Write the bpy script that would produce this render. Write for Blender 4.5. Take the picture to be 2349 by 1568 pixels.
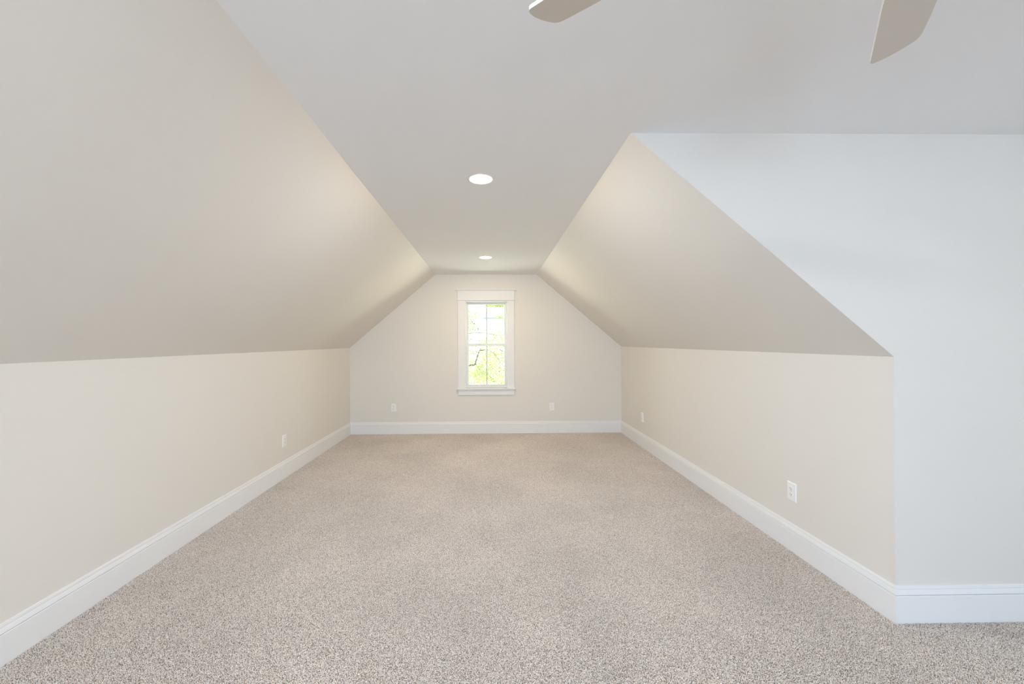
import bpy, bmesh, math, random
from mathutils import Vector, Matrix

for o in list(bpy.data.objects):
    bpy.data.objects.remove(o, do_unlink=True)
SC = bpy.context.scene
COL = SC.collection
R = math.radians
random.seed(7)

# ------------------------------------------------------------------ camera
F_PX = 890.0
cam = bpy.data.cameras.new('camera')
cam.sensor_fit = 'HORIZONTAL'
cam.sensor_width = 36.0
cam.lens = F_PX / 2349.0 * 36.0
cam.shift_x = 36.15 / 2349.0
cam.shift_y = -1.0 / 2349.0
cam.clip_start = 0.02
cam.clip_end = 300
co = bpy.data.objects.new('camera', cam)
COL.objects.link(co)
co.matrix_world = (Matrix.Translation((0, 0, 1.408)) @ Matrix.Rotation(-0.015, 4, 'Z')
                   @ Matrix.Rotation(R(90), 4, 'X') @ Matrix.Rotation(-0.004, 4, 'Z'))
SC.camera = co

# ------------------------------------------------------------------ world, sun, daylight, exposure
SC.view_settings.view_transform = 'Standard'
SC.view_settings.look = 'None'
SC.view_settings.gamma = 1.0
SC.view_settings.use_curve_mapping = False
SC.view_settings.exposure = 0.24
SC.cycles.use_denoising = True
SC.cycles.adaptive_threshold = 0.04
SC.cycles.adaptive_min_samples = 12
SC.cycles.use_adaptive_sampling = True
SC.cycles.caustics_reflective = False
SC.cycles.caustics_refractive = False
SC.cycles.max_bounces = 10
SC.cycles.diffuse_bounces = 7
SC.cycles.glossy_bounces = 2
SC.cycles.transparent_max_bounces = 12
SC.cycles.sample_clamp_indirect = 8.0

w = bpy.data.worlds.new('sky')
SC.world = w
w.use_nodes = True
wn = w.node_tree.nodes
wl = w.node_tree.links
bg = wn['Background']
tc = wn.new('ShaderNodeTexCoord')
sp = wn.new('ShaderNodeSeparateXYZ')
cr = wn.new('ShaderNodeValToRGB')
cr.color_ramp.elements[0].position = 0.0
cr.color_ramp.elements[0].color = (0.93, 0.96, 1.0, 1)
cr.color_ramp.elements[1].position = 0.7
cr.color_ramp.elements[1].color = (0.62, 0.78, 1.0, 1)
wl.new(tc.outputs['Generated'], sp.inputs[0])
wl.new(sp.outputs['Z'], cr.inputs[0])
wl.new(cr.outputs[0], bg.inputs[0])
bg.inputs[1].default_value = 3.8

sun = bpy.data.lights.new('sun', 'SUN')
sun.energy = 32.0
sun.angle = R(0.6)
sun.color = (1.0, 0.96, 0.88)
so = bpy.data.objects.new('sun', sun)
so.rotation_euler = Vector((0.80, 0.22, -0.95)).to_track_quat('-Z', 'Y').to_euler()
COL.objects.link(so)


def area(name, loc, direction, sx, sy, power, color):
    l = bpy.data.lights.new(name, 'AREA')
    l.shape = 'RECTANGLE'
    l.size = sx
    l.size_y = sy
    l.energy = power
    l.color = color
    o = bpy.data.objects.new(name, l)
    o.location = loc
    o.rotation_euler = Vector(direction).to_track_quat('-Z', 'Z').to_euler()
    COL.objects.link(o)
    return o


# daylight arriving through the window opening behind the camera
area('daylight_rear_window', (-1.05, -4.26, 1.45), (0, 1, 0), 0.95, 1.35, 76, (0.32, 0.605, 0.96))


# ------------------------------------------------------------------ materials
def rgb(r, g, b):
    def s(c):
        c /= 255.0
        return c / 12.92 if c <= 0.04045 else ((c + 0.055) / 1.055) ** 2.4
    return (s(r), s(g), s(b), 1)


def paint(name, col, rough=0.55, bump=0.0, scale=300, spec=0.3, var=0.0):
    m = bpy.data.materials.new(name)
    m.use_nodes = True
    n, l = m.node_tree.nodes, m.node_tree.links
    p = n['Principled BSDF']
    p.inputs['Base Color'].default_value = col
    p.inputs['Roughness'].default_value = rough
    p.inputs['Specular IOR Level'].default_value = spec
    t = n.new('ShaderNodeTexCoord')
    if bump:
        z = n.new('ShaderNodeTexNoise')
        z.inputs['Scale'].default_value = scale
        z.inputs['Detail'].default_value = 3
        l.new(t.outputs['Object'], z.inputs['Vector'])
        b = n.new('ShaderNodeBump')
        b.inputs['Strength'].default_value = bump
        b.inputs['Distance'].default_value = 0.001
        l.new(z.outputs['Fac'], b.inputs['Height'])
        l.new(b.outputs[0], p.inputs['Normal'])
    if var:
        z = n.new('ShaderNodeTexNoise')
        z.inputs['Scale'].default_value = 1.7
        z.inputs['Detail'].default_value = 2
        l.new(t.outputs['Object'], z.inputs['Vector'])
        x = n.new('ShaderNodeMix')
        x.data_type = 'RGBA'
        x.inputs['A'].default_value = tuple(c * (1 - var) for c in col[:3]) + (1,)
        x.inputs['B'].default_value = tuple(min(1, c * (1 + var)) for c in col[:3]) + (1,)
        l.new(z.outputs['Fac'], x.inputs['Factor'])
        l.new(x.outputs['Result'], p.inputs['Base Color'])
    return m


M = {}
M['wall'] = paint('greige_wall_paint', (0.812, 0.785, 0.740, 1), 0.6, 0.25, 260, 0.25, 0.012)
M['ceiling'] = paint('flat_white_ceiling_paint', (0.905, 0.90, 0.895, 1), 0.8, 0.2, 220, 0.15, 0.01)
M['trim'] = paint('white_trim_paint', (0.865, 0.870, 0.882, 1), 0.55, 0, 0, 0.15)
M['plastic'] = paint('white_plastic', (0.92, 0.925, 0.935, 1), 0.28, 0, 0, 0.5)
M['ring'] = paint('glow_tinted_trim_ring', (0.90, 0.86, 0.80, 1), 0.4)  # warm glow of the lit lens is put into the ring colour
M['slot'] = paint('dark_slot', (0.10, 0.10, 0.10, 1), 0.6)
M['metal'] = paint('brushed_screw', (0.7, 0.7, 0.7, 1), 0.35)
M['vinyl'] = paint('white_vinyl_sash', (0.80, 0.83, 0.80, 1), 0.35, 0, 0, 0.45)
M['blade_under'] = paint('pale_taupe_blade', (0.67, 0.61, 0.535, 1), 0.5, 0, 0, 0.3)
M['fan_white'] = paint('white_fan_enamel', (0.905, 0.90, 0.895, 1), 0.3, 0, 0, 0.5)
M['bark'] = paint('grey_bark', (0.07, 0.068, 0.064, 1), 0.9, 0.5, 40, 0.2, 0.2)
M['siding'] = paint('white_siding', (0.80, 0.81, 0.82, 1), 0.6)
M['shingle'] = paint('grey_green_shingle', (0.12, 0.14, 0.133, 1), 0.9, 0.4, 30, 0.2, 0.1)
M['winglass'] = paint('dark_window_glass', (0.30, 0.36, 0.38, 1), 0.15)


def carpet_material():
    m = bpy.data.materials.new('beige_twist_carpet')
    m.use_nodes = True
    n, l = m.node_tree.nodes, m.node_tree.links
    p = n['Principled BSDF']
    p.inputs['Roughness'].default_value = 0.95
    p.inputs['Specular IOR Level'].default_value = 0.1
    p.inputs['Sheen Weight'].default_value = 0.25
    p.inputs['Sheen Roughness'].default_value = 0.6
    t = n.new('ShaderNodeTexCoord')
    # yarn tufts
    v = n.new('ShaderNodeTexVoronoi')
    v.inputs['Scale'].default_value = 170
    v.inputs['Randomness'].default_value = 1.0
    l.new(t.outputs['Object'], v.inputs['Vector'])
    sx = n.new('ShaderNodeSeparateColor')
    l.new(v.outputs['Color'], sx.inputs[0])
    z1 = n.new('ShaderNodeTexNoise')
    z1.inputs['Scale'].default_value = 75
    z1.inputs['Detail'].default_value = 5
    z1.inputs['Roughness'].default_value = 0.75
    l.new(t.outputs['Object'], z1.inputs['Vector'])
    mx = n.new('ShaderNodeMath')
    mx.operation = 'MULTIPLY_ADD'
    mx.inputs[1].default_value = 0.42
    l.new(sx.outputs[0], mx.inputs[0])
    m2 = n.new('ShaderNodeMath')
    m2.operation = 'MULTIPLY'
    m2.inputs[1].default_value = 0.58
    l.new(z1.outputs['Fac'], m2.inputs[0])
    l.new(m2.outputs[0], mx.inputs[2])
    ramp = n.new('ShaderNodeValToRGB')
    e = ramp.color_ramp.elements
    e[0].position = 0.20
    e[0].color = (0.21, 0.182, 0.164, 1)
    e[1].position = 0.80
    e[1].color = (0.82, 0.745, 0.69, 1)
    k = ramp.color_ramp.elements.new(0.46)
    k.color = (0.475, 0.415, 0.378, 1)
    l.new(mx.outputs[0], ramp.inputs[0])
    # gentle brushed swathes left by the vacuum and footprints
    z2 = n.new('ShaderNodeTexNoise')
    z2.inputs['Scale'].default_value = 1.6
    z2.inputs['Detail'].default_value = 3
    mp = n.new('ShaderNodeMapping')
    mp.inputs['Scale'].default_value = (1.0, 0.7, 1)
    mp.inputs['Rotation'].default_value = (0, 0, 0.6)
    l.new(t.outputs['Object'], mp.inputs[0])
    l.new(mp.outputs[0], z2.inputs['Vector'])
    mr = n.new('ShaderNodeMapRange')
    mr.inputs[1].default_value = 0.35
    mr.inputs[2].default_value = 0.65
    mr.inputs[3].default_value = 0.95
    mr.inputs[4].default_value = 1.05
    l.new(z2.outputs['Fac'], mr.inputs[0])
    sc = n.new('ShaderNodeVectorMath')
    sc.operation = 'SCALE'
    l.new(ramp.outputs[0], sc.inputs[0])
    l.new(mr.outputs[0], sc.inputs['Scale'])
    l.new(sc.outputs[0], p.inputs['Base Color'])
    b = n.new('ShaderNodeBump')
    b.inputs['Strength'].default_value = 0.6
    b.inputs['Distance'].default_value = 0.004
    l.new(mx.outputs[0], b.inputs['Height'])
    l.new(b.outputs[0], p.inputs['Normal'])
    return m


M['carpet'] = carpet_material()


def glass_material():
    m = bpy.data.materials.new('clear_window_glass')
    m.use_nodes = True
    n, l = m.node_tree.nodes, m.node_tree.links
    n.remove(n['Principled BSDF'])
    out = n['Material Output']
    tr = n.new('ShaderNodeBsdfTransparent')
    tr.inputs[0].default_value = (0.97, 0.985, 0.975, 1)
    gl = n.new('ShaderNodeBsdfGlossy')
    gl.inputs['Roughness'].default_value = 0.02
    fr = n.new('ShaderNodeFresnel')
    fr.inputs[0].default_value = 1.15
    mx = n.new('ShaderNodeMixShader')
    l.new(fr.outputs[0], mx.inputs[0])
    l.new(tr.outputs[0], mx.inputs[1])
    l.new(gl.outputs[0], mx.inputs[2])
    l.new(mx.outputs[0], out.inputs[0])
    return m


M['glass'] = glass_material()


def emis(name, col, s):
    m = bpy.data.materials.new(name)
    m.use_nodes = True
    p = m.node_tree.nodes['Principled BSDF']
    p.inputs['Base Color'].default_value = (0.9, 0.9, 0.9, 1)
    p.inputs['Emission Color'].default_value = col
    p.inputs['Emission Strength'].default_value = s
    return m


M['lens'] = emis('lit_led_lens', (1.0, 0.93, 0.84, 1), 9.0)


def leaf_material(name, a, b):
    m = bpy.data.materials.new(name)
    m.use_nodes = True
    n, l = m.node_tree.nodes, m.node_tree.links
    n.remove(n['Principled BSDF'])
    out = n['Material Output']
    t = n.new('ShaderNodeTexCoord')
    z = n.new('ShaderNodeTexNoise')
    z.inputs['Scale'].default_value = 9.0
    z.inputs['Detail'].default_value = 6
    z.inputs['Roughness'].default_value = 0.8
    l.new(t.outputs['Object'], z.inputs['Vector'])
    rmp = n.new('ShaderNodeValToRGB')
    rmp.color_ramp.elements[0].position = 0.38
    rmp.color_ramp.elements[0].color = a
    rmp.color_ramp.elements[1].position = 0.62
    rmp.color_ramp.elements[1].color = b
    l.new(z.outputs['Fac'], rmp.inputs[0])
    d = n.new('ShaderNodeBsdfDiffuse')
    tl = n.new('ShaderNodeBsdfTranslucent')
    l.new(rmp.outputs[0], d.inputs[0])
    l.new(rmp.outputs[0], tl.inputs[0])
    ad = n.new('ShaderNodeMixShader')
    ad.inputs[0].default_value = 0.45
    l.new(d.outputs[0], ad.inputs[1])
    l.new(tl.outputs[0], ad.inputs[2])
    l.new(ad.outputs[0], out.inputs[0])
    return m


M['leaf'] = leaf_material('spring_green_leaf', (0.060, 0.105, 0.014, 1), (0.40, 0.47, 0.15, 1))
M['leaf2'] = leaf_material('pale_green_leaf', (0.10, 0.16, 0.10, 1), (0.44, 0.50, 0.40, 1))
M['bounce_ground'] = paint('pale_bounce_ground', (0.60, 0.61, 0.52, 1), 0.9, 0.4, 20, 0.2, 0.15)  # ground made pale to read white and bounce daylight up to the ceiling


# ------------------------------------------------------------------ helpers
def link(name, me, m, parent=None):
    o = bpy.data.objects.new(name, me)
    COL.objects.link(o)
    if m is not None:
        ms = m if isinstance(m, (list, tuple)) else [m]
        for q in ms:
            me.materials.append(q)
    if parent is not None:
        o.parent = parent
    return o


def ob(name, bm, m, parent=None, smooth=False):
    bmesh.ops.recalc_face_normals(bm, faces=bm.faces)
    me = bpy.data.meshes.new(name)
    bm.to_mesh(me)
    bm.free()
    if smooth:
        for p in me.polygons:
            p.use_smooth = True
    return link(name, me, m, parent)


def tag(o, label, cat=None, group=None, kind=None):
    o['label'] = label
    if cat:
        o['category'] = cat
    if group:
        o['group'] = group
    if kind:
        o['kind'] = kind
    return o


def empty(name, loc=(0, 0, 0), rz=0.0):
    o = bpy.data.objects.new(name, None)
    COL.objects.link(o)
    o.location = loc
    o.rotation_euler = (0, 0, rz)
    o.empty_display_size = 0.1
    return o


def box(bm, a, b):
    v = [bm.verts.new((x, y, z)) for x in (a[0], b[0]) for y in (a[1], b[1]) for z in (a[2], b[2])]
    for f in ((0, 1, 3, 2), (4, 6, 7, 5), (0, 4, 5, 1), (2, 3, 7, 6), (0, 2, 6, 4), (1, 5, 7, 3)):
        bm.faces.new([v[i] for i in f])
    return v


def boxo(name, a, b, m, parent=None, bevel=0.0):
    bm = bmesh.new()
    box(bm, a, b)
    if bevel:
        bmesh.ops.bevel(bm, geom=bm.edges[:], offset=bevel, segments=2, affect='EDGES', profile=0.5)
    return ob(name, bm, m, parent)


def prism_y(bm, pts, y0, y1):
    """polygon in x,z extruded from y0 to y1"""
    a = [bm.verts.new((x, y0, z)) for x, z in pts]
    b = [bm.verts.new((x, y1, z)) for x, z in pts]
    n = len(pts)
    bm.faces.new(a)
    bm.faces.new(b[::-1])
    for i in range(n):
        j = (i + 1) % n
        bm.faces.new((a[i], b[i], b[j], a[j]))


def lathe(bm, prof, seg=32, c=(0, 0, 0)):
    rings = []
    for r, z in prof:
        rings.append([bm.verts.new((c[0] + r * math.cos(2 * math.pi * i / seg), c[1] + r * math.sin(2 * math.pi * i / seg), c[2] + z))
                      for i in range(seg)])
    for a, b in zip(rings, rings[1:]):
        for i in range(seg):
            j = (i + 1) % seg
            bm.faces.new((a[i], a[j], b[j], b[i]))
    bm.faces.new(rings[0])
    bm.faces.new(rings[-1][::-1])


def tube(bm, pts, radii, seg=8):
    rings = []
    for i, p in enumerate(pts):
        p = Vector(p)
        d = (Vector(pts[min(i + 1, len(pts) - 1)]) - Vector(pts[max(i - 1, 0)])).normalized()
        u = d.orthogonal().normalized()
        if rings:
            u = (pu - d * pu.dot(d)).normalized()
        pu = u
        v = d.cross(u)
        rings.append([bm.verts.new(p + (u * math.cos(2 * math.pi * k / seg) + v * math.sin(2 * math.pi * k / seg)) * radii[i])
                      for k in range(seg)])
    for a, b in zip(rings, rings[1:]):
        for i in range(seg):
            j = (i + 1) % seg
            bm.faces.new((a[i], a[j], b[j], b[i]))
    bm.faces.new(rings[0][::-1])
    bm.faces.new(rings[-1])


# ------------------------------------------------------------------ room dimensions (metres)
XL, XR = -2.155, 2.024          # knee walls
YB = 5.978                      # window wall
YF = 1.915                      # wall that closes the right-hand slope, facing the camera
YR = -4.20                      # wall behind the camera
XE = 4.00                       # end wall of the wide part
HK_L, HK_R = 1.318, 1.323       # knee wall heights
HC = 2.44                       # ceiling
XCL_B, XCL_R = -0.845, -0.795   # left edge of the flat ceiling: at the window wall / behind the camera
XCR_B, XCR_F = 0.716, 0.700     # right edge of the flat ceiling
T = 0.13
TF = 0.02

# floor
bm = bmesh.new()
box(bm, (XL - T, YR - T, -0.15), (XE + T, YB + T, -0.0070))
fl = ob('floor', bm, M['carpet'])
tag(fl, 'beige speckled cut-pile carpet covering the whole attic floor', 'floor', kind='structure')

# knee walls
o = boxo('wall_left', (XL - T, YR - T, 0), (XL, YB + T, HK_L), M['wall'])
tag(o, 'long low knee wall on the left under the slope, pale greige paint', 'wall', kind='structure')
o = boxo('wall_right', (XR, YF + TF, 0), (XR + T, YB + T, HK_R), M['wall'])
tag(o, 'low knee wall on the right with two outlets, pale greige paint', 'wall', kind='structure')


def slope_slab(name, rows, nrm, m):
    """rows: list of (y, (x_low, z_low), (x_high, z_high)); slab thickens along nrm"""
    bm = bmesh.new()
    inn, out = [], []
    K = 6
    for y, lo, hi in rows:
        ri, ro = [], []
        for k in range(K + 1):
            f = k / K
            x = lo[0] + (hi[0] - lo[0]) * f
            z = lo[1] + (hi[1] - lo[1]) * f
            ri.append(bm.verts.new((x, y, z)))
            ro.append(bm.verts.new((x + nrm[0] * T, y, z + nrm[1] * T)))
        inn.append(ri)
        out.append(ro)
    for i in range(len(rows) - 1):
        for k in range(K):
            bm.faces.new((inn[i][k], inn[i][k + 1], inn[i + 1][k + 1], inn[i + 1][k]))
            bm.faces.new((out[i][k], out[i + 1][k], out[i + 1][k + 1], out[i][k + 1]))
        for k in (0, K):
            bm.faces.new((inn[i][k], inn[i + 1][k], out[i + 1][k], out[i][k]))
    for i in (0, -1):
        for k in range(K):
            bm.faces.new((inn[i][k], out[i][k], out[i][k + 1], inn[i][k + 1]))
    return ob(name, bm, m)


rows = []
for i in range(9):
    f = i / 8
    y = YR - T + (YB + T - YR + T) * f
    xc = XCL_R + (XCL_B - XCL_R) * f
    rows.append((y, (XL, HK_L), (xc, HC)))
o = slope_slab('ceiling_left', rows, (-0.65, 0.76), M['wall'])
tag(o, 'wide sloping ceiling on the left, from knee wall up to the flat ceiling', 'ceiling', kind='structure')
rows = []
for i in range(6):
    f = i / 5
    y = YF + TF + (YB + T - YF - TF) * f
    rows.append((y, (XR, HK_R), (XCR_F + (XCR_B - XCR_F) * f, HC)))
o = slope_slab('ceiling_right', rows, (0.65, 0.76), M['wall'])
tag(o, 'shorter sloping ceiling on the right, ending at the tall white-lit wall', 'ceiling', kind='structure')

o = boxo('ceiling', (-1.0, YR - T, HC), (XE + T, YB + T, HC + 0.12), M['ceiling'])
tag(o, 'flat white ceiling strip along the ridge, widening to the right near the fan', 'ceiling', kind='structure')

# window wall with its opening
WX0, WX1, WZ0, WZ1 = -0.391, 0.269, 0.692, 2.037
bm = bmesh.new()
prism_y(bm, [(XL - T, 0), (WX0, 0), (WX0, HC + 0.1), (XCL_B - 0.1, HC + 0.1), (XL - T, HK_L)], YB, YB + T)
prism_y(bm, [(WX1, 0), (XR + T, 0), (XR + T, HK_R), (XCR_B + 0.1, HC + 0.1), (WX1, HC + 0.1)], YB, YB + T)
prism_y(bm, [(WX0, 0), (WX1, 0), (WX1, WZ0), (WX0, WZ0)], YB, YB + T)
prism_y(bm, [(WX0, WZ1), (WX1, WZ1), (WX1, HC + 0.1), (WX0, HC + 0.1)], YB, YB + T)
bmesh.ops.remove_doubles(bm, verts=bm.verts, dist=1e-5)
o = ob('wall_back', bm, M['wall'])
tag(o, 'gable end wall with the small window, pale greige paint', 'wall', kind='structure')

# wall facing the camera beside the right slope
bm = bmesh.new()
prism_y(bm, [(XR, 0), (XE + T, 0), (XE + T, HC + 0.05), (XCR_F, HC + 0.05), (XCR_F, HC), (XR, HK_R)], YF, YF + TF)
o = ob('wall_front', bm, M['wall'])
tag(o, 'tall bright wall on the right facing the camera, below the flat ceiling', 'wall', kind='structure')

# rear wall and end wall (behind the camera); the wide rear opening is added to let sky light in


def holed(name, axis, c0, c1, u0, u1, z1, holes, m):
    """wall slab between c0..c1 on the axis; u runs along it; holes = (ua, ub, za, zb)"""
    bm = bmesh.new()

    def b(ua, ub, za, zb):
        if ub - ua < 1e-4 or zb - za < 1e-4:
            return
        if axis == 'y':
            box(bm, (ua, c0, za), (ub, c1, zb))
        else:
            box(bm, (c0, ua, za), (c1, ub, zb))
    cur = u0
    for (ua, ub, za, zb) in holes:
        b(cur, ua, 0, z1)
        b(ua, ub, 0, za)
        b(ua, ub, zb, z1)
        cur = ub
    b(cur, u1, 0, z1)
    return ob(name, bm, m)


o = holed('wall_rear', 'y', YR - T, YR, XL - T, XE + T, HC + 0.1,
          [(-1.55, -0.55, 0.75, 2.15), (-0.25, 1.55, 0.0, 2.12)], M['wall'])
tag(o, 'gable wall behind the camera with a window opening and a wide opening added for sky light', 'wall', kind='structure')
o = holed('wall_end', 'x', XE, XE + T, YR - T, YF + T, HC + 0.1, [], M['wall'])
tag(o, 'plain end wall of the wide part of the room', 'wall', kind='structure')

# ------------------------------------------------------------------ baseboards
BOARD = [(0, -0.007), (0.0160, -0.007), (0.0160, 0.1320), (0.0145, 0.1340), (0.0080, 0.1345), (0.0, 0.1345)]
CAP = [(0, 0.1345), (0.0080, 0.1345), (0.0080, 0.1368), (0.0135, 0.1370), (0.0140, 0.1390), (0.0110, 0.1500),
       (0.0072, 0.1612), (0.0048, 0.1622), (0.0072, 0.1636), (0.0072, 0.1660), (0.0055, 0.1750), (0.0040, 0.1785), (0, 0.1790)]


def run(name, prof, p0, p1, nrm, m0, m1, parent=None):
    p0, p1, nrm = Vector(p0), Vector(p1), Vector(nrm)
    d = (p1 - p0).normalized()
    bm = bmesh.new()
    A = [bm.verts.new(p0 + nrm * t + d * (m0 * t) + Vector((0, 0, z))) for t, z in prof]
    B = [bm.verts.new(p1 + nrm * t + d * (m1 * t) + Vector((0, 0, z))) for t, z in prof]
    n = len(prof)
    for i in range(n):
        j = (i + 1) % n
        bm.faces.new((A[i], B[i], B[j], A[j]))
    bm.faces.new(A)
    bm.faces.new(B[::-1])
    return ob(name, bm, M['trim'], parent)


def baseboard(name, p0, p1, nrm, m0, m1, label):
    o = run(name, BOARD, p0, p1, nrm, m0, m1)
    tag(o, label, 'baseboard', kind='structure')
    run('cap_moulding', CAP, p0, p1, nrm, m0, m1, o)


baseboard('baseboard_left', (XL, YR, 0), (XL, YB, 0), (1, 0, 0), 1, -1, 'long white baseboard along the left knee wall')
baseboard('baseboard_back', (XL, YB, 0), (XR, YB, 0), (0, -1, 0), 1, -1, 'white baseboard under the window')
baseboard('baseboard_right', (XR, YB, 0), (XR, YF, 0), (-1, 0, 0), 1, 1, 'white baseboard along the right knee wall')
baseboard('baseboard_front', (XR, YF, 0), (XE, YF, 0), (0, -1, 0), -1, -1, 'short white baseboard at the foot of the bright wall')
baseboard('baseboard_end', (XE, YF, 0), (XE, YR, 0), (-1, 0, 0), 1, -1, 'white baseboard along the end wall')
baseboard('baseboard_rear', (XE, YR, 0), (1.62, YR, 0), (0, 1, 0), 1, 0, 'white baseboard along the wall behind the camera')

# ------------------------------------------------------------------ the window
win = empty('window_1', (0, YB, 0))
tag(win, 'small white double-hung window in the gable wall, trees outside', 'window', kind='structure')


M['muntin'] = paint('grey_backlit_grille', (0.60, 0.64, 0.61, 1), 0.5)  # grey bars, with their backlit silhouette tone put into the colour


def wbox(name, a, b, m=None, parent=win, bevel=0.002):
    return boxo(name, a, b, m or M['trim'], parent, bevel)


# craftsman casing: y is measured from the wall face, negative towards the room
wbox('side_casing', (-0.500, -0.018, 0.692), (-0.396, 0.0, 2.040))
wbox('side_casing', (0.274, -0.018, 0.692), (0.368, 0.0, 2.040))
wbox('head_casing', (-0.503, -0.022, 2.056), (0.370, 0.0, 2.190))
wbox('fillet', (-0.515, -0.030, 2.040), (0.383, 0.0, 2.056), bevel=0.005)
bm = bmesh.new()
pr = [(0.0, 2.186), (-0.022, 2.186), (-0.030, 2.192), (-0.036, 2.200), (-0.040, 2.203), (-0.040, 2.212), (0.0, 2.212)]
A = [bm.verts.new((-0.503 + y * 0.75, y, z)) for y, z in pr]
B = [bm.verts.new((0.370 - y * 0.75, y, z)) for y, z in pr]
for i in range(len(pr)):
    j = (i + 1) % len(pr)
    bm.faces.new((A[i], B[i], B[j], A[j]))
bm.faces.new(A)
bm.faces.new(B[::-1])
ob('crown_cap', bm, M['trim'], win)
wbox('stool', (-0.517, -0.042, 0.672), (0.388, 0.030, 0.692), bevel=0.006)
wbox('apron', (-0.495, -0.018, 0.588), (0.364, 0.0, 0.672), bevel=0.003)
# jamb liner
JY0, JY1 = -0.004, T + 0.01
jb = bmesh.new()
box(jb, (WX0 - 0.006, JY0, WZ0), (WX0 + 0.014, JY1, WZ1 + 0.003))
box(jb, (WX1 - 0.014, JY0, WZ0), (WX1 + 0.006, JY1, WZ1 + 0.003))
box(jb, (WX0 + 0.014, JY0, WZ1 - 0.014), (WX1 - 0.014, JY1, WZ1 + 0.003))
ob('jamb', jb, M['trim'], win)
fx0, fx1, fz0, fz1 = WX0 + 0.014, WX1 - 0.014, WZ0, WZ1 - 0.014
fr = bmesh.new()
box(fr, (fx0, 0.055, fz0), (fx0 + 0.013, 0.125, fz1))
box(fr, (fx1 - 0.013, 0.055, fz0), (fx1, 0.125, fz1))
box(fr, (fx0 + 0.013, 0.055, fz1 - 0.016), (fx1 - 0.013, 0.125, fz1))
box(fr, (fx0 + 0.013, 0.050, fz0), (fx1 - 0.013, 0.130, fz0 + 0.012))
ob('window_frame', fr, M['vinyl'], win)
sx0, sx1 = fx0 + 0.013, fx1 - 0.013


def sash(name, y0, y1, z0, z1, rb, rt, label):
    s = 0.026
    bm = bmesh.new()
    box(bm, (sx0, y0, z0), (sx0 + s, y1, z1))
    box(bm, (sx1 - s, y0, z0), (sx1, y1, z1))
    box(bm, (sx0 + s, y0, z0), (sx1 - s, y1, z0 + rb))
    box(bm, (sx0 + s, y0, z1 - rt), (sx1 - s, y1, z1))
    o = ob(name, bm, M['vinyl'], win)
    o['label'] = label
    ym = (y0 + y1) / 2
    xm = (sx0 + sx1) / 2 + 0.003
    boxo('muntin', (xm - 0.009, ym - 0.008, z0 + rb), (xm + 0.009, ym + 0.008, z1 - rt), M['muntin'], o, 0.002)
    boxo('glass_pane', (sx0 + s, ym - 0.002, z0 + rb), (xm - 0.009, ym + 0.002, z1 - rt), M['glass'], o)
    boxo('glass_pane', (xm + 0.009, ym - 0.002, z0 + rb), (sx1 - s, ym + 0.002, z1 - rt), M['glass'], o)
    return o


sash('upper_sash', 0.092, 0.120, 1.338, fz1 - 0.010, 0.038, 0.026, 'upper sash set behind the lower one')
sash('lower_sash', 0.060, 0.090, fz0 + 0.010, 1.378, 0.040, 0.042, 'lower sash with the meeting rail on top')
bm = bmesh.new()
lathe(bm, [(0.0, 0.0), (0.016, 0.0), (0.016, 0.004), (0.010, 0.010), (0.0, 0.011)], 16, (-0.061, 0.074, 1.378))
box(bm, (-0.085, 0.068, 1.382), (-0.061, 0.080, 1.389))
ob('sash_lock', bm, M['plastic'], win)

# ------------------------------------------------------------------ duplex outlets


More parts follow.
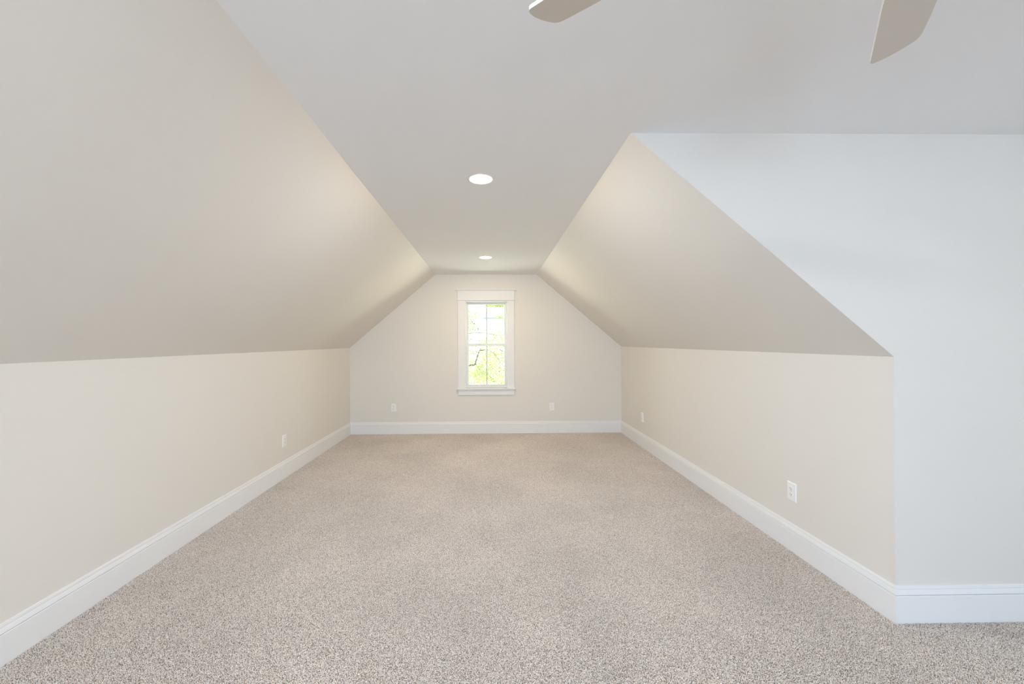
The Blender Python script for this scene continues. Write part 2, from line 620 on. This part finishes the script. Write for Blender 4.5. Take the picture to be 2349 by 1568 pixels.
def make_outlet(loc, rz, label):
    """built facing -Y with its back on y=0"""
    t = empty('wall_outlet', loc, rz)
    tag(t, label, 'outlet', 'white duplex outlets low on the walls')
    W_, H_ = 0.0385, 0.0615
    bm = bmesh.new()
    a = [(-W_, 0, -H_), (W_, 0, -H_), (W_, 0, H_), (-W_, 0, H_)]
    rings = []
    for ins, y in ((0, 0), (0.0006, -0.0028), (0.0035, -0.0062), (0.006, -0.0066)):
        rings.append([bm.verts.new((x - math.copysign(ins, x), y, z - math.copysign(ins, z))) for x, _, z in a])
    for p, q in zip(rings, rings[1:]):
        for i in range(4):
            j = (i + 1) % 4
            bm.faces.new((p[i], p[j], q[j], q[i]))
    bm.faces.new(rings[0])
    bm.faces.new(rings[-1])
    ob('cover_plate', bm, M['plastic'], t)
    for s in (1, -1):
        cz = s * 0.0195
        bm = bmesh.new()
        n = 24
        pts = []
        for k in range(n):
            an = 2 * math.pi * k / n
            x, z = 0.0172 * math.cos(an), 0.0172 * math.sin(an)
            z = max(-0.0135, min(0.0135, z))
            pts.append((x, z))
        pa = [bm.verts.new((x, -0.006, cz + z)) for x, z in pts]
        pb = [bm.verts.new((x * .97, -0.0092, cz + z * .97)) for x, z in pts]
        for i in range(n):
            j = (i + 1) % n
            bm.faces.new((pa[i], pa[j], pb[j], pb[i]))
        bm.faces.new(pb)
        f = ob('socket_face', bm, M['plastic'], t)
        boxo('slot', (-0.0075, -0.0096, cz - 0.001), (-0.0053, -0.0080, cz + 0.0075), M['slot'], f)
        boxo('slot', (0.0053, -0.0096, cz - 0.000), (0.0075, -0.0080, cz + 0.0065), M['slot'], f)
        bm = bmesh.new()
        v0 = [bm.verts.new((0.0026 * math.cos(q * math.pi / 6), -0.0096, cz - 0.0075 + 0.0026 * math.sin(q * math.pi / 6))) for q in range(12)]
        v1 = [bm.verts.new((v.co.x, -0.0080, v.co.z)) for v in v0]
        bm.faces.new(v0)
        for i in range(12):
            j = (i + 1) % 12
            bm.faces.new((v0[i], v0[j], v1[j], v1[i]))
        ob('ground_hole', bm, M['slot'], f)
    bm = bmesh.new()
    v0 = [bm.verts.new((0.003 * math.cos(q * math.pi / 6), -0.0078, 0.003 * math.sin(q * math.pi / 6))) for q in range(12)]
    v1 = [bm.verts.new((v.co.x * 1.15, -0.0064, v.co.z * 1.15)) for v in v0]
    bm.faces.new(v0)
    for i in range(12):
        j = (i + 1) % 12
        bm.faces.new((v0[i], v0[j], v1[j], v1[i]))
    ob('screw', bm, M['metal'], t)
    return t


def copy_tree(o, parent=None):
    c = o.copy()
    COL.objects.link(c)
    if parent is not None:
        c.parent = parent
    for ch in list(o.children):
        copy_tree(ch, c)
    return c


out0 = make_outlet((2.024, 2.578, 0.392), R(-90),
                   'white outlet low on the right knee wall, near the corner with the tall wall')
for loc, rz, lab in (
        ((2.024, 5.147, 0.391), R(-90), 'white outlet seen edge-on at the far end of the right knee wall'),
        ((0.944, 5.978, 0.398), 0, 'white outlet on the gable wall between the window and the right knee wall'),
        ((-1.490, 5.978, 0.400), 0, 'white outlet on the gable wall between the left knee wall and the window'),
        ((-2.155, 4.078, 0.383), R(90), 'white outlet on the left knee wall above the baseboard')):
    c = copy_tree(out0)
    c.location = loc
    c.rotation_euler = (0, 0, rz)
    c['label'] = lab

# ------------------------------------------------------------------ carpet pile: real twisted tufts standing on the backing
def tuft_material():
    m = bpy.data.materials.new('carpet_yarn')
    m.use_nodes = True
    n, l = m.node_tree.nodes, m.node_tree.links
    p = n['Principled BSDF']
    p.inputs['Roughness'].default_value = 0.95
    p.inputs['Specular IOR Level'].default_value = 0.08
    oi = n.new('ShaderNodeObjectInfo')
    rp = n.new('ShaderNodeValToRGB')
    e = rp.color_ramp.elements
    e[0].position = 0.0
    e[0].color = (0.52, 0.45, 0.395, 1)
    e[1].position = 1.0
    e[1].color = (0.92, 0.865, 0.82, 1)
    k = e.new(0.30)
    k.color = (0.68, 0.60, 0.535, 1)
    k = e.new(0.75)
    k.color = (0.80, 0.73, 0.67, 1)
    l.new(oi.outputs['Random'], rp.inputs[0])
    # brushed swathes left by the vacuum: the yarn of a swathe is a little paler
    z2 = n.new('ShaderNodeTexNoise')
    z2.inputs['Scale'].default_value = 1.5
    z2.inputs['Detail'].default_value = 3
    l.new(oi.outputs['Location'], z2.inputs['Vector'])
    mr = n.new('ShaderNodeMapRange')
    mr.inputs[1].default_value = 0.35
    mr.inputs[2].default_value = 0.65
    mr.inputs[3].default_value = 0.94
    mr.inputs[4].default_value = 1.05
    l.new(z2.outputs['Fac'], mr.inputs[0])
    sc = n.new('ShaderNodeVectorMath')
    sc.operation = 'SCALE'
    l.new(rp.outputs[0], sc.inputs[0])
    l.new(mr.outputs[0], sc.inputs['Scale'])
    l.new(sc.outputs[0], p.inputs['Base Color'])
    return m


M['yarn'] = tuft_material()


def carpet_pile():
    # the tuft
    bm = bmesh.new()
    rings = []
    for r, z, tw in ((0.0020, -0.001, 0), (0.0034, 0.0035, .5), (0.0026, 0.0072, 1.0)):
        rings.append([bm.verts.new((r * math.cos(2 * math.pi * i / 5 + tw), r * 0.8 * math.sin(2 * math.pi * i / 5 + tw), z)) for i in range(5)])
    for a, b in zip(rings, rings[1:]):
        for i in range(5):
            j = (i + 1) % 5
            bm.faces.new((a[i], a[j], b[j], b[i]))
    tp = bm.verts.new((0.0004, 0, 0.0088))
    for i in range(5):
        bm.faces.new((rings[-1][i], rings[-1][(i + 1) % 5], tp))
    tme = bpy.data.meshes.new('yarn_tuft')
    bm.to_mesh(tme)
    bm.free()
    for pg in tme.polygons:
        pg.use_smooth = True
    tme.materials.append(M['yarn'])
    # region in and around the view
    bm = bmesh.new()
    z = -0.0068

    def quad(x0, x1, y0, y1):
        bm.faces.new([bm.verts.new(q) for q in ((x0, y0, z), (x1, y0, z), (x1, y1, z), (x0, y1, z))])
    quad(XL + 0.0175, XR - 0.0175, YF - 0.0175, YB - 0.0175)
    quad(XL + 0.0175, XE - 0.02, 0.95, YF - 0.0175)
    o = ob('carpet_pile', bm, M['yarn'], fl)
    o['kind'] = 'stuff'
    o['label'] = 'short twisted yarn tufts of the carpet'
    ng = bpy.data.node_groups.new('pile', 'GeometryNodeTree')
    ng.interface.new_socket('Geometry', in_out='INPUT', socket_type='NodeSocketGeometry')
    ng.interface.new_socket('Geometry', in_out='OUTPUT', socket_type='NodeSocketGeometry')
    N, Lk = ng.nodes, ng.links
    gi, go = N.new('NodeGroupInput'), N.new('NodeGroupOutput')
    dp = N.new('GeometryNodeDistributePointsOnFaces')
    dp.distribute_method = 'RANDOM'
    dp.inputs['Density'].default_value = 78000
    dp.inputs['Seed'].default_value = 3
    ip = N.new('GeometryNodeInstanceOnPoints')
    # the tuft mesh enters through an unlinked helper-free object socket
    to = bpy.data.objects.new('yarn_tuft', tme)
    oinf = N.new('GeometryNodeObjectInfo')
    oinf.inputs['Object'].default_value = to
    oinf.inputs['As Instance'].default_value = True
    rr = N.new('FunctionNodeRandomValue')
    rr.data_type = 'FLOAT_VECTOR'
    rr.inputs[0].default_value = (-0.38, -0.38, 0)
    rr.inputs[1].default_value = (0.38, 0.38, 6.28)
    rs = N.new('FunctionNodeRandomValue')
    rs.data_type = 'FLOAT'
    rs.inputs[2].default_value = 0.56
    rs.inputs[3].default_value = 0.86
    Lk.new(gi.outputs[0], dp.inputs['Mesh'])
    Lk.new(dp.outputs['Points'], ip.inputs['Points'])
    Lk.new(oinf.outputs['Geometry'], ip.inputs['Instance'])
    Lk.new(rr.outputs[0], ip.inputs['Rotation'])
    Lk.new(rs.outputs[1], ip.inputs['Scale'])
    Lk.new(ip.outputs['Instances'], go.inputs[0])
    md = o.modifiers.new('pile', 'NODES')
    md.node_group = ng


carpet_pile()

# ------------------------------------------------------------------ recessed ceiling lights


def can_light(x, y, label, beam, bcol, glow, gcol, spread=180):
    t = empty('recessed_light', (x, y, HC))
    tag(t, label, 'ceiling light', 'recessed ceiling lights along the ridge')
    bm = bmesh.new()
    seg = 48
    prof = [(0.087, 0.0), (0.085, -0.0018), (0.079, -0.0032), (0.074, -0.0037), (0.069, -0.0034), (0.0622, -0.0010)]
    rings = [[bm.verts.new((r * math.cos(2 * math.pi * i / seg), r * math.sin(2 * math.pi * i / seg), z)) for i in range(seg)]
             for r, z in prof]
    for a, b in zip(rings, rings[1:]):
        for i in range(seg):
            j = (i + 1) % seg
            bm.faces.new((a[i], a[j], b[j], b[i]))
    ob('trim_ring', bm, M['ring'], t, smooth=True)
    bm = bmesh.new()
    lathe(bm, [(0.0620, -0.0005), (0.0620, -0.0015), (0.052, -0.0022), (0.030, -0.0027), (0.001, -0.0029)], 48)
    ob('lens', bm, M['lens'], t, smooth=True)
    l = bpy.data.lights.new('lamp_beam', 'AREA')
    l.shape = 'DISK'
    l.size = 0.12
    l.energy = beam
    l.spread = R(spread)
    l.color = bcol
    lo = bpy.data.objects.new('lamp_beam', l)
    lo.location = (0, 0, -0.0065)
    lo.parent = t
    COL.objects.link(lo)
    if glow:                       # sideways spill of the frosted lens
        l = bpy.data.lights.new('lamp_spill', 'POINT')
        l.shadow_soft_size = 0.0
        l.energy = glow
        l.color = gcol
        lo = bpy.data.objects.new('lamp_spill', l)
        lo.location = (0, 0, -0.0040)
        lo.parent = t
        COL.objects.link(lo)
    return t


can_light(-0.057, 2.463, 'round lit recessed ceiling light nearer the camera, the bigger of the two',
          16, (0.86, 0.93, 1.0), 9.5, (1.0, 0.83, 0.62))
can_light(-0.055, 4.758, 'round lit recessed ceiling light above the gable window, the smaller one',
          10, (1.0, 0.77, 0.43), 6.5, (1.0, 0.92, 0.70))
can_light(-0.057, 0.168, 'round lit recessed ceiling light overhead, out of view above the camera',
          16, (0.93, 0.96, 1.0), 0, None)
can_light(2.60, 0.35, 'unseen ceiling lamp added to light the wide part of the room',
          4, (0.85, 0.97, 1.0), 0, None)  # added lamp, unseen, brightens the floor on the right

# ------------------------------------------------------------------ ceiling fan
fan = empty('ceiling_fan', (0.705, 0.531, HC))
tag(fan, 'white ceiling fan with pale taupe blades, only two blade tips visible at the top', 'fan')
bm = bmesh.new()
lathe(bm, [(0.001, 0.0), (0.075, 0.0), (0.075, -0.012), (0.055, -0.045), (0.020, -0.055), (0.001, -0.055)], 32)
ob('canopy', bm, M['fan_white'], fan, smooth=True)
bm = bmesh.new()
lathe(bm, [(0.001, -0.05), (0.013, -0.05), (0.013, -0.13), (0.001, -0.13)], 16)
ob('downrod', bm, M['fan_white'], fan, smooth=True)
bm = bmesh.new()
lathe(bm, [(0.001, -0.11), (0.05, -0.115), (0.115, -0.135), (0.125, -0.16), (0.125, -0.215), (0.10, -0.245), (0.06, -0.26), (0.001, -0.262)], 40)
ob('motor_housing', bm, M['fan_white'], fan, smooth=True)


def blade_mesh():
    """blade along +X, underside a second material; the tip is rounded, more on one corner"""
    pts = [(0.20, -0.042), (0.24, -0.050), (0.50, -0.053), (0.62, -0.052), (0.665, -0.050), (0.690, -0.0485),
           (0.704, -0.047), (0.716, -0.0415), (0.728, -0.024), (0.7385, -0.001), (0.7440, 0.016), (0.7460, 0.030),
           (0.7450, 0.042), (0.7410, 0.0490), (0.7340, 0.0505), (0.50, 0.054), (0.24, 0.050), (0.20, 0.042)]
    # smooth the rounded end
    for _ in range(2):
        q = []
        for i in range(len(pts)):
            a, b = pts[i], pts[(i + 1) % len(pts)]
            if min(a[0], b[0]) > 0.66:
                q += [(a[0] * .75 + b[0] * .25, a[1] * .75 + b[1] * .25), (a[0] * .25 + b[0] * .75, a[1] * .25 + b[1] * .75)]
            else:
                q.append(a)
        pts = q
    # drop points that would fold back
    clean = []
    for p in pts:
        if not clean or (Vector(p) - Vector(clean[-1])).length > 0.001:
            clean.append(p)
    bm = bmesh.new()
    lo = [bm.verts.new((x, y, -0.0045)) for x, y in clean]
    hi = [bm.verts.new((x, y, 0.0045)) for x, y in clean]
    n = len(clean)
    f0 = bm.faces.new(lo[::-1])
    f0.material_index = 1
    bm.faces.new(hi)
    for i in range(n):
        j = (i + 1) % n
        bm.faces.new((lo[i], lo[j], hi[j], hi[i]))
    me = bpy.data.meshes.new('blade')
    bm.to_mesh(me)
    bm.free()
    me.materials.append(M['fan_white'])
    me.materials.append(M['blade_under'])
    return me


bme = blade_mesh()
ibm = bmesh.new()
box(ibm, (0.10, -0.018, -0.003), (0.26, 0.018, 0.003))
box(ibm, (0.20, -0.034, -0.003), (0.26, 0.034, 0.003))
ime = bpy.data.meshes.new('blade_iron')
bmesh.ops.recalc_face_normals(ibm, faces=ibm.faces)
ibm.to_mesh(ime)
ibm.free()
ime.materials.append(M['fan_white'])
for k in range(4):
    b = bpy.data.objects.new('blade', bme)
    COL.objects.link(b)
    b.parent = fan
    b.location = (0, 0, -0.200)
    b.rotation_euler = (Matrix.Rotation(R(51 + 90 * k), 3, 'Z') @ Matrix.Rotation(R(-8), 3, 'X')).to_euler()
    i_ = bpy.data.objects.new('blade_iron', ime)
    COL.objects.link(i_)
    i_.parent = b
    i_.location = (0, 0, 0.008)

# ------------------------------------------------------------------ outside the window
GZ = -3.2
bm = bmesh.new()
box(bm, (-40, 6.4, GZ - 0.2), (40, 70, GZ))
o = ob('ground', bm, M['bounce_ground'])
tag(o, 'ground far below outside the window, made pale to bounce daylight', 'ground', kind='structure')


def at(u, v, Y):
    """a point at depth Y seen through the window; u, v are metres on the plane of the window wall"""
    k = Y / YB
    return Vector((u * k, Y, 1.408 + (v - 1.408) * k))


def leaves(blobs, n, size, seed):
    rnd = random.Random(seed)
    vs, fs = [], []
    tot = sum(b[3] for b in blobs)
    for bx in blobs:
        c, r, rz, wgt = bx
        for _ in range(int(n * wgt / tot)):
            while True:
                p = Vector((rnd.uniform(-1, 1), rnd.uniform(-1, 1), rnd.uniform(-1, 1)))
                if p.length <= 1:
                    break
            p = Vector((c[0] + p.x * r, c[1] + p.y * r * 0.8, c[2] + p.z * rz))
            q = Vector((rnd.gauss(0, 1), rnd.gauss(0, 1), rnd.gauss(0, 1))).normalized()
            a = q.orthogonal().normalized()
            a.rotate(Matrix.Rotation(rnd.uniform(0, 6.28), 3, q))
            b = q.cross(a)
            s = size * rnd.uniform(0.6, 1.3)
            i = len(vs)
            vs += [p - a * s, p + b * s * 0.45 + q * s * .12, p + a * s, p - b * s * 0.45 + q * s * .12]
            fs += [(i, i + 1, i + 2), (i, i + 2, i + 3)]
    me = bpy.data.meshes.new('foliage')
    me.from_pydata([tuple(v) for v in vs], [], fs)
    return me


def wiggle(pts, rad, rnd, amp):
    """denser, slightly crooked version of a branch"""
    P, Q = [], []
    for i in range(len(pts) - 1):
        for k in range(3):
            f = k / 3
            p = Vector(pts[i]).lerp(Vector(pts[i + 1]), f)
            j = amp if (i or k) else 0
            P.append(p + Vector((rnd.uniform(-j, j), rnd.uniform(-j, j), rnd.uniform(-j, j))))
            Q.append(rad[i] + (rad[i + 1] - rad[i]) * f)
    P.append(Vector(pts[-1]))
    Q.append(rad[-1])
    return P, Q


def tree(base, branches, blobs, n, size, mat, label, seed, trunk):
    t = empty('tree', base)
    tag(t, label, 'tree', 'trees outside the window')
    inv = Vector(base)
    bm = bmesh.new()
    tube(bm, [Vector(p) - inv for p in trunk[0]], trunk[1], 10)
    ob('trunk', bm, M['bark'], t, smooth=True)
    rnd = random.Random(seed)
    for pts, rad in branches:
        bm = bmesh.new()
        P, Q = wiggle(pts, [r * 0.62 for r in rad], rnd, 0.014)
        P = [p - inv for p in P]
        tube(bm, P, Q, 6)
        for i in range(1, len(P) - 1, 2):        # twigs growing out of the branch
            d = Vector((rnd.uniform(-1, 1), rnd.uniform(-.4, .4), rnd.uniform(-1, 1))).normalized()
            L_ = rnd.uniform(0.10, 0.30)
            m_ = P[i] + d * L_ * 0.5 + Vector((0, 0, rnd.uniform(-.03, .03)))
            tube(bm, [P[i], m_, P[i] + d * L_ + Vector((rnd.uniform(-.05, .05), 0, -0.03))], [0.005, 0.0035, 0.002], 4)
        ob('branch', bm, M['bark'], t, smooth=True)
    me = leaves([((b[0][0] - base[0], b[0][1] - base[1], b[0][2] - base[2]), b[1], b[2], b[3]) for b in blobs], n, size, seed)
    f = link('foliage', me, mat, t)
    f['kind'] = 'stuff'
    return t


# crop pixel (1064 x 1568 zoom of the window) -> metres on the window wall
def wz(u, v, Y):
    return at((1020 + u / 5.6 - 1125) * 0.006715, 2.037 - (640 + v / 5.6 - 689.5) * 0.006715, Y)


# tree 1: the branchy one close to the window
Y1 = 11.0
tree((-2.6, Y1, GZ),
     [([wz(120, 730, Y1), wz(300, 700, Y1), wz(420, 686, Y1 + .1), wz(530, 692, Y1 + .1), wz(640, 716, Y1), wz(790, 722, Y1 - .1), wz(900, 760, Y1)],
       [.026, .020, .017, .015, .013, .011, .005]),
      ([wz(120, 1130, Y1), wz(300, 1105, Y1), wz(380, 1105, Y1 + .1), wz(400, 1060, Y1 + .1), wz(450, 920, Y1 + .2), wz(530, 900, Y1 + .2), wz(620, 935, Y1 + .2), wz(700, 1050, Y1 + .2), wz(760, 1120, Y1)],
       [.050, .042, .036, .034, .028, .014, .010, .008, .004]),
      ([wz(400, 1090, Y1 + .1), wz(470, 1190, Y1), wz(520, 1230, Y1)], [.014, .009, .004]),
      ([wz(340, 530, Y1), wz(400, 600, Y1), wz(470, 680, Y1)], [.016, .014, .010]),
      ([wz(330, 570, Y1), wz(380, 640, Y1), wz(400, 680, Y1)], [.010, .009, .006]),
      ([wz(620, 900, Y1), wz(690, 890, Y1), wz(750, 925, Y1), wz(780, 960, Y1), wz(740, 1010, Y1)], [.006, .013, .014, .012, .006]),
      ([wz(350, 300, Y1), wz(362, 370, Y1), wz(440, 440, Y1), wz(470, 560, Y1), wz(480, 690, Y1)], [.006, .008, .009, .010, .012]),
      ([wz(300, 410, Y1), wz(360, 400, Y1), wz(420, 425, Y1), wz(450, 520, Y1)], [.008, .007, .006, .004]),
      ([wz(370, 975, Y1), wz(410, 930, Y1), wz(455, 912, Y1)], [.006, .008, .010]),
      ([wz(720, 1020, Y1), wz(745, 1090, Y1), wz(790, 1150, Y1)], [.005, .007, .004]),
      ([wz(560, 1230, Y1), wz(620, 1280, Y1), wz(660, 1330, Y1)], [.006, .009, .004])],
     [(wz(330, 460, Y1), .30, .14, 1.2), (wz(340, 610, Y1), .26, .20, 1.4), (wz(420, 1010, Y1 + .5), .8, .5, 2.0),
      (wz(650, 1010, Y1 + .5), .8, .6, 3.0), (wz(400, 1290, Y1 + .5), .9, .5, 3.6), (wz(700, 1250, Y1 + .5), .8, .6, 3.6),
      (wz(640, 760, Y1 + .6), .5, .22, 1.3), (wz(140, 1000, Y1 + .3), 1.1, 1.2, 4), (wz(60, 640, Y1 + .3), .8, .9, 3)],
     9000, 0.024, M['leaf'], 'near tree with grey forked branches crossing the window', 3,
     ([(-2.6, Y1, GZ), (-2.45, Y1, -1.6), (-2.2, Y1, 0.2), wz(-20, 1150, Y1), wz(20, 760, Y1), wz(30, 300, Y1)],
      [.17, .14, .11, .09, .06, .03]))
# tree 2: dense yellow-green crown on the right, lower part of the view
Y2 = 14.5
tree((1.5, Y2, GZ), [([(1.5, Y2, 0.2), (1.0, Y2, 1.0), (0.5, Y2, 1.7)], [.06, .04, .015]),
                     ([(1.5, Y2, 0.2), (0.9, Y2, 0.1), (0.2, Y2, 0.5)], [.05, .035, .012])],
     [((0.7, Y2, 1.35), 1.15, .80, 8), ((0.3, Y2, 0.1), 1.6, .95, 11), ((1.9, Y2, 1.5), 1.2, 1.3, 7), ((2.2, Y2, -.2), 1.4, 1.2, 6), (wz(740, 482, Y2), 0.30, 0.05, .35)],
     20000, 0.028, M['leaf'], 'dense yellow-green tree filling the lower right panes', 5,
     ([(1.5, Y2, GZ), (1.55, Y2, -1.5), (1.5, Y2, 0.2), (1.6, Y2, 2.0)], [.16, .13, .09, .03]))
# tree 3: paler crown behind on the left
Y3 = 17.5
tree((-1.9, Y3, GZ), [([(-1.9, Y3, 0.4), (-1.2, Y3, 1.2), (-.6, Y3, 1.8)], [.07, .04, .015])],
     [((-0.9, Y3, 0.55), 1.4, 1.05, 8), ((-2.4, Y3, 1.2), 1.6, 1.6, 8), ((-0.3, Y3, -.8), 1.5, 1.0, 8)],
     16000, 0.040, M['leaf2'], 'pale green tree standing behind the branchy one', 9,
     ([(-1.9, Y3, GZ), (-1.95, Y3, -1.5), (-1.9, Y3, 0.4), (-2.0, Y3, 2.2)], [.18, .15, .1, .03]))
# tree 4: small crown above the neighbour's eave
Y4 = 30.0
tree((4.2, Y4, GZ), [],
     [(wz(680, 312, Y4), 1.3, 0.30, 6), ((4.4, Y4, 6.2), 2.4, 1.6, 8)],
     7000, 0.06, M['leaf'], 'distant tree whose top shows above the white house', 11,
     ([(4.2, Y4, GZ), (4.3, Y4, 1.5), (4.2, Y4, 4.8)], [.25, .2, .08]))

# neighbour's white house behind the trees
YH = 22.0
h = empty('neighbour_house', (3.2, YH, GZ))
tag(h, 'white neighbouring house with grey-green roof behind the trees, upper panes', 'house')
kx = YH / YB


def hz(v):
    return wz(530, v, YH).z


def hx(u):
    return wz(u, 500, YH).x


def hb(name, x0, y0, z0, x1, y1, z1, m, parent=h, bev=0):
    return boxo(name, (x0 - 3.2, y0 - YH, z0 - GZ), (x1 - 3.2, y1 - YH, z1 - GZ), m, parent, bev)


hb('wall', hx(535), YH, GZ, 8.5, YH + 5, hz(500), M['siding'])
n = 0
z = GZ + 0.1
while z < hz(505) - 0.12:
    hb('siding_board', hx(532), YH - 0.03, z, 8.5, YH + 0.0, z + 0.17, M['siding'])
    z += 0.19
hb('fascia', hx(500), YH - 0.55, hz(560), 8.9, YH - 0.45, hz(497), M['siding'])
bm = bmesh.new()
x0, x1 = hx(500) - 3.2, 8.9 - 3.2
za, zb = hz(500) - GZ, hz(395) - GZ
v = [bm.verts.new(p) for p in ((x0, -0.6, za), (x1, -0.6, za), (x1, 2.6, zb), (x0, 2.6, zb),
                               (x0, -0.6, za - .1), (x1, -0.6, za - .1), (x1, 2.6, zb - .1), (x0, 2.6, zb - .1))]
for f in ((0, 1, 2, 3), (4, 7, 6, 5), (0, 4, 5, 1), (2, 6, 7, 3), (0, 3, 7, 4), (1, 5, 6, 2)):
    bm.faces.new([v[i] for i in f])
ob('roof', bm, M['shingle'], h)
hb('upper_wall', hx(420), YH + 2.5, GZ + 3, 8.5, YH + 5, hz(352), M['siding'])
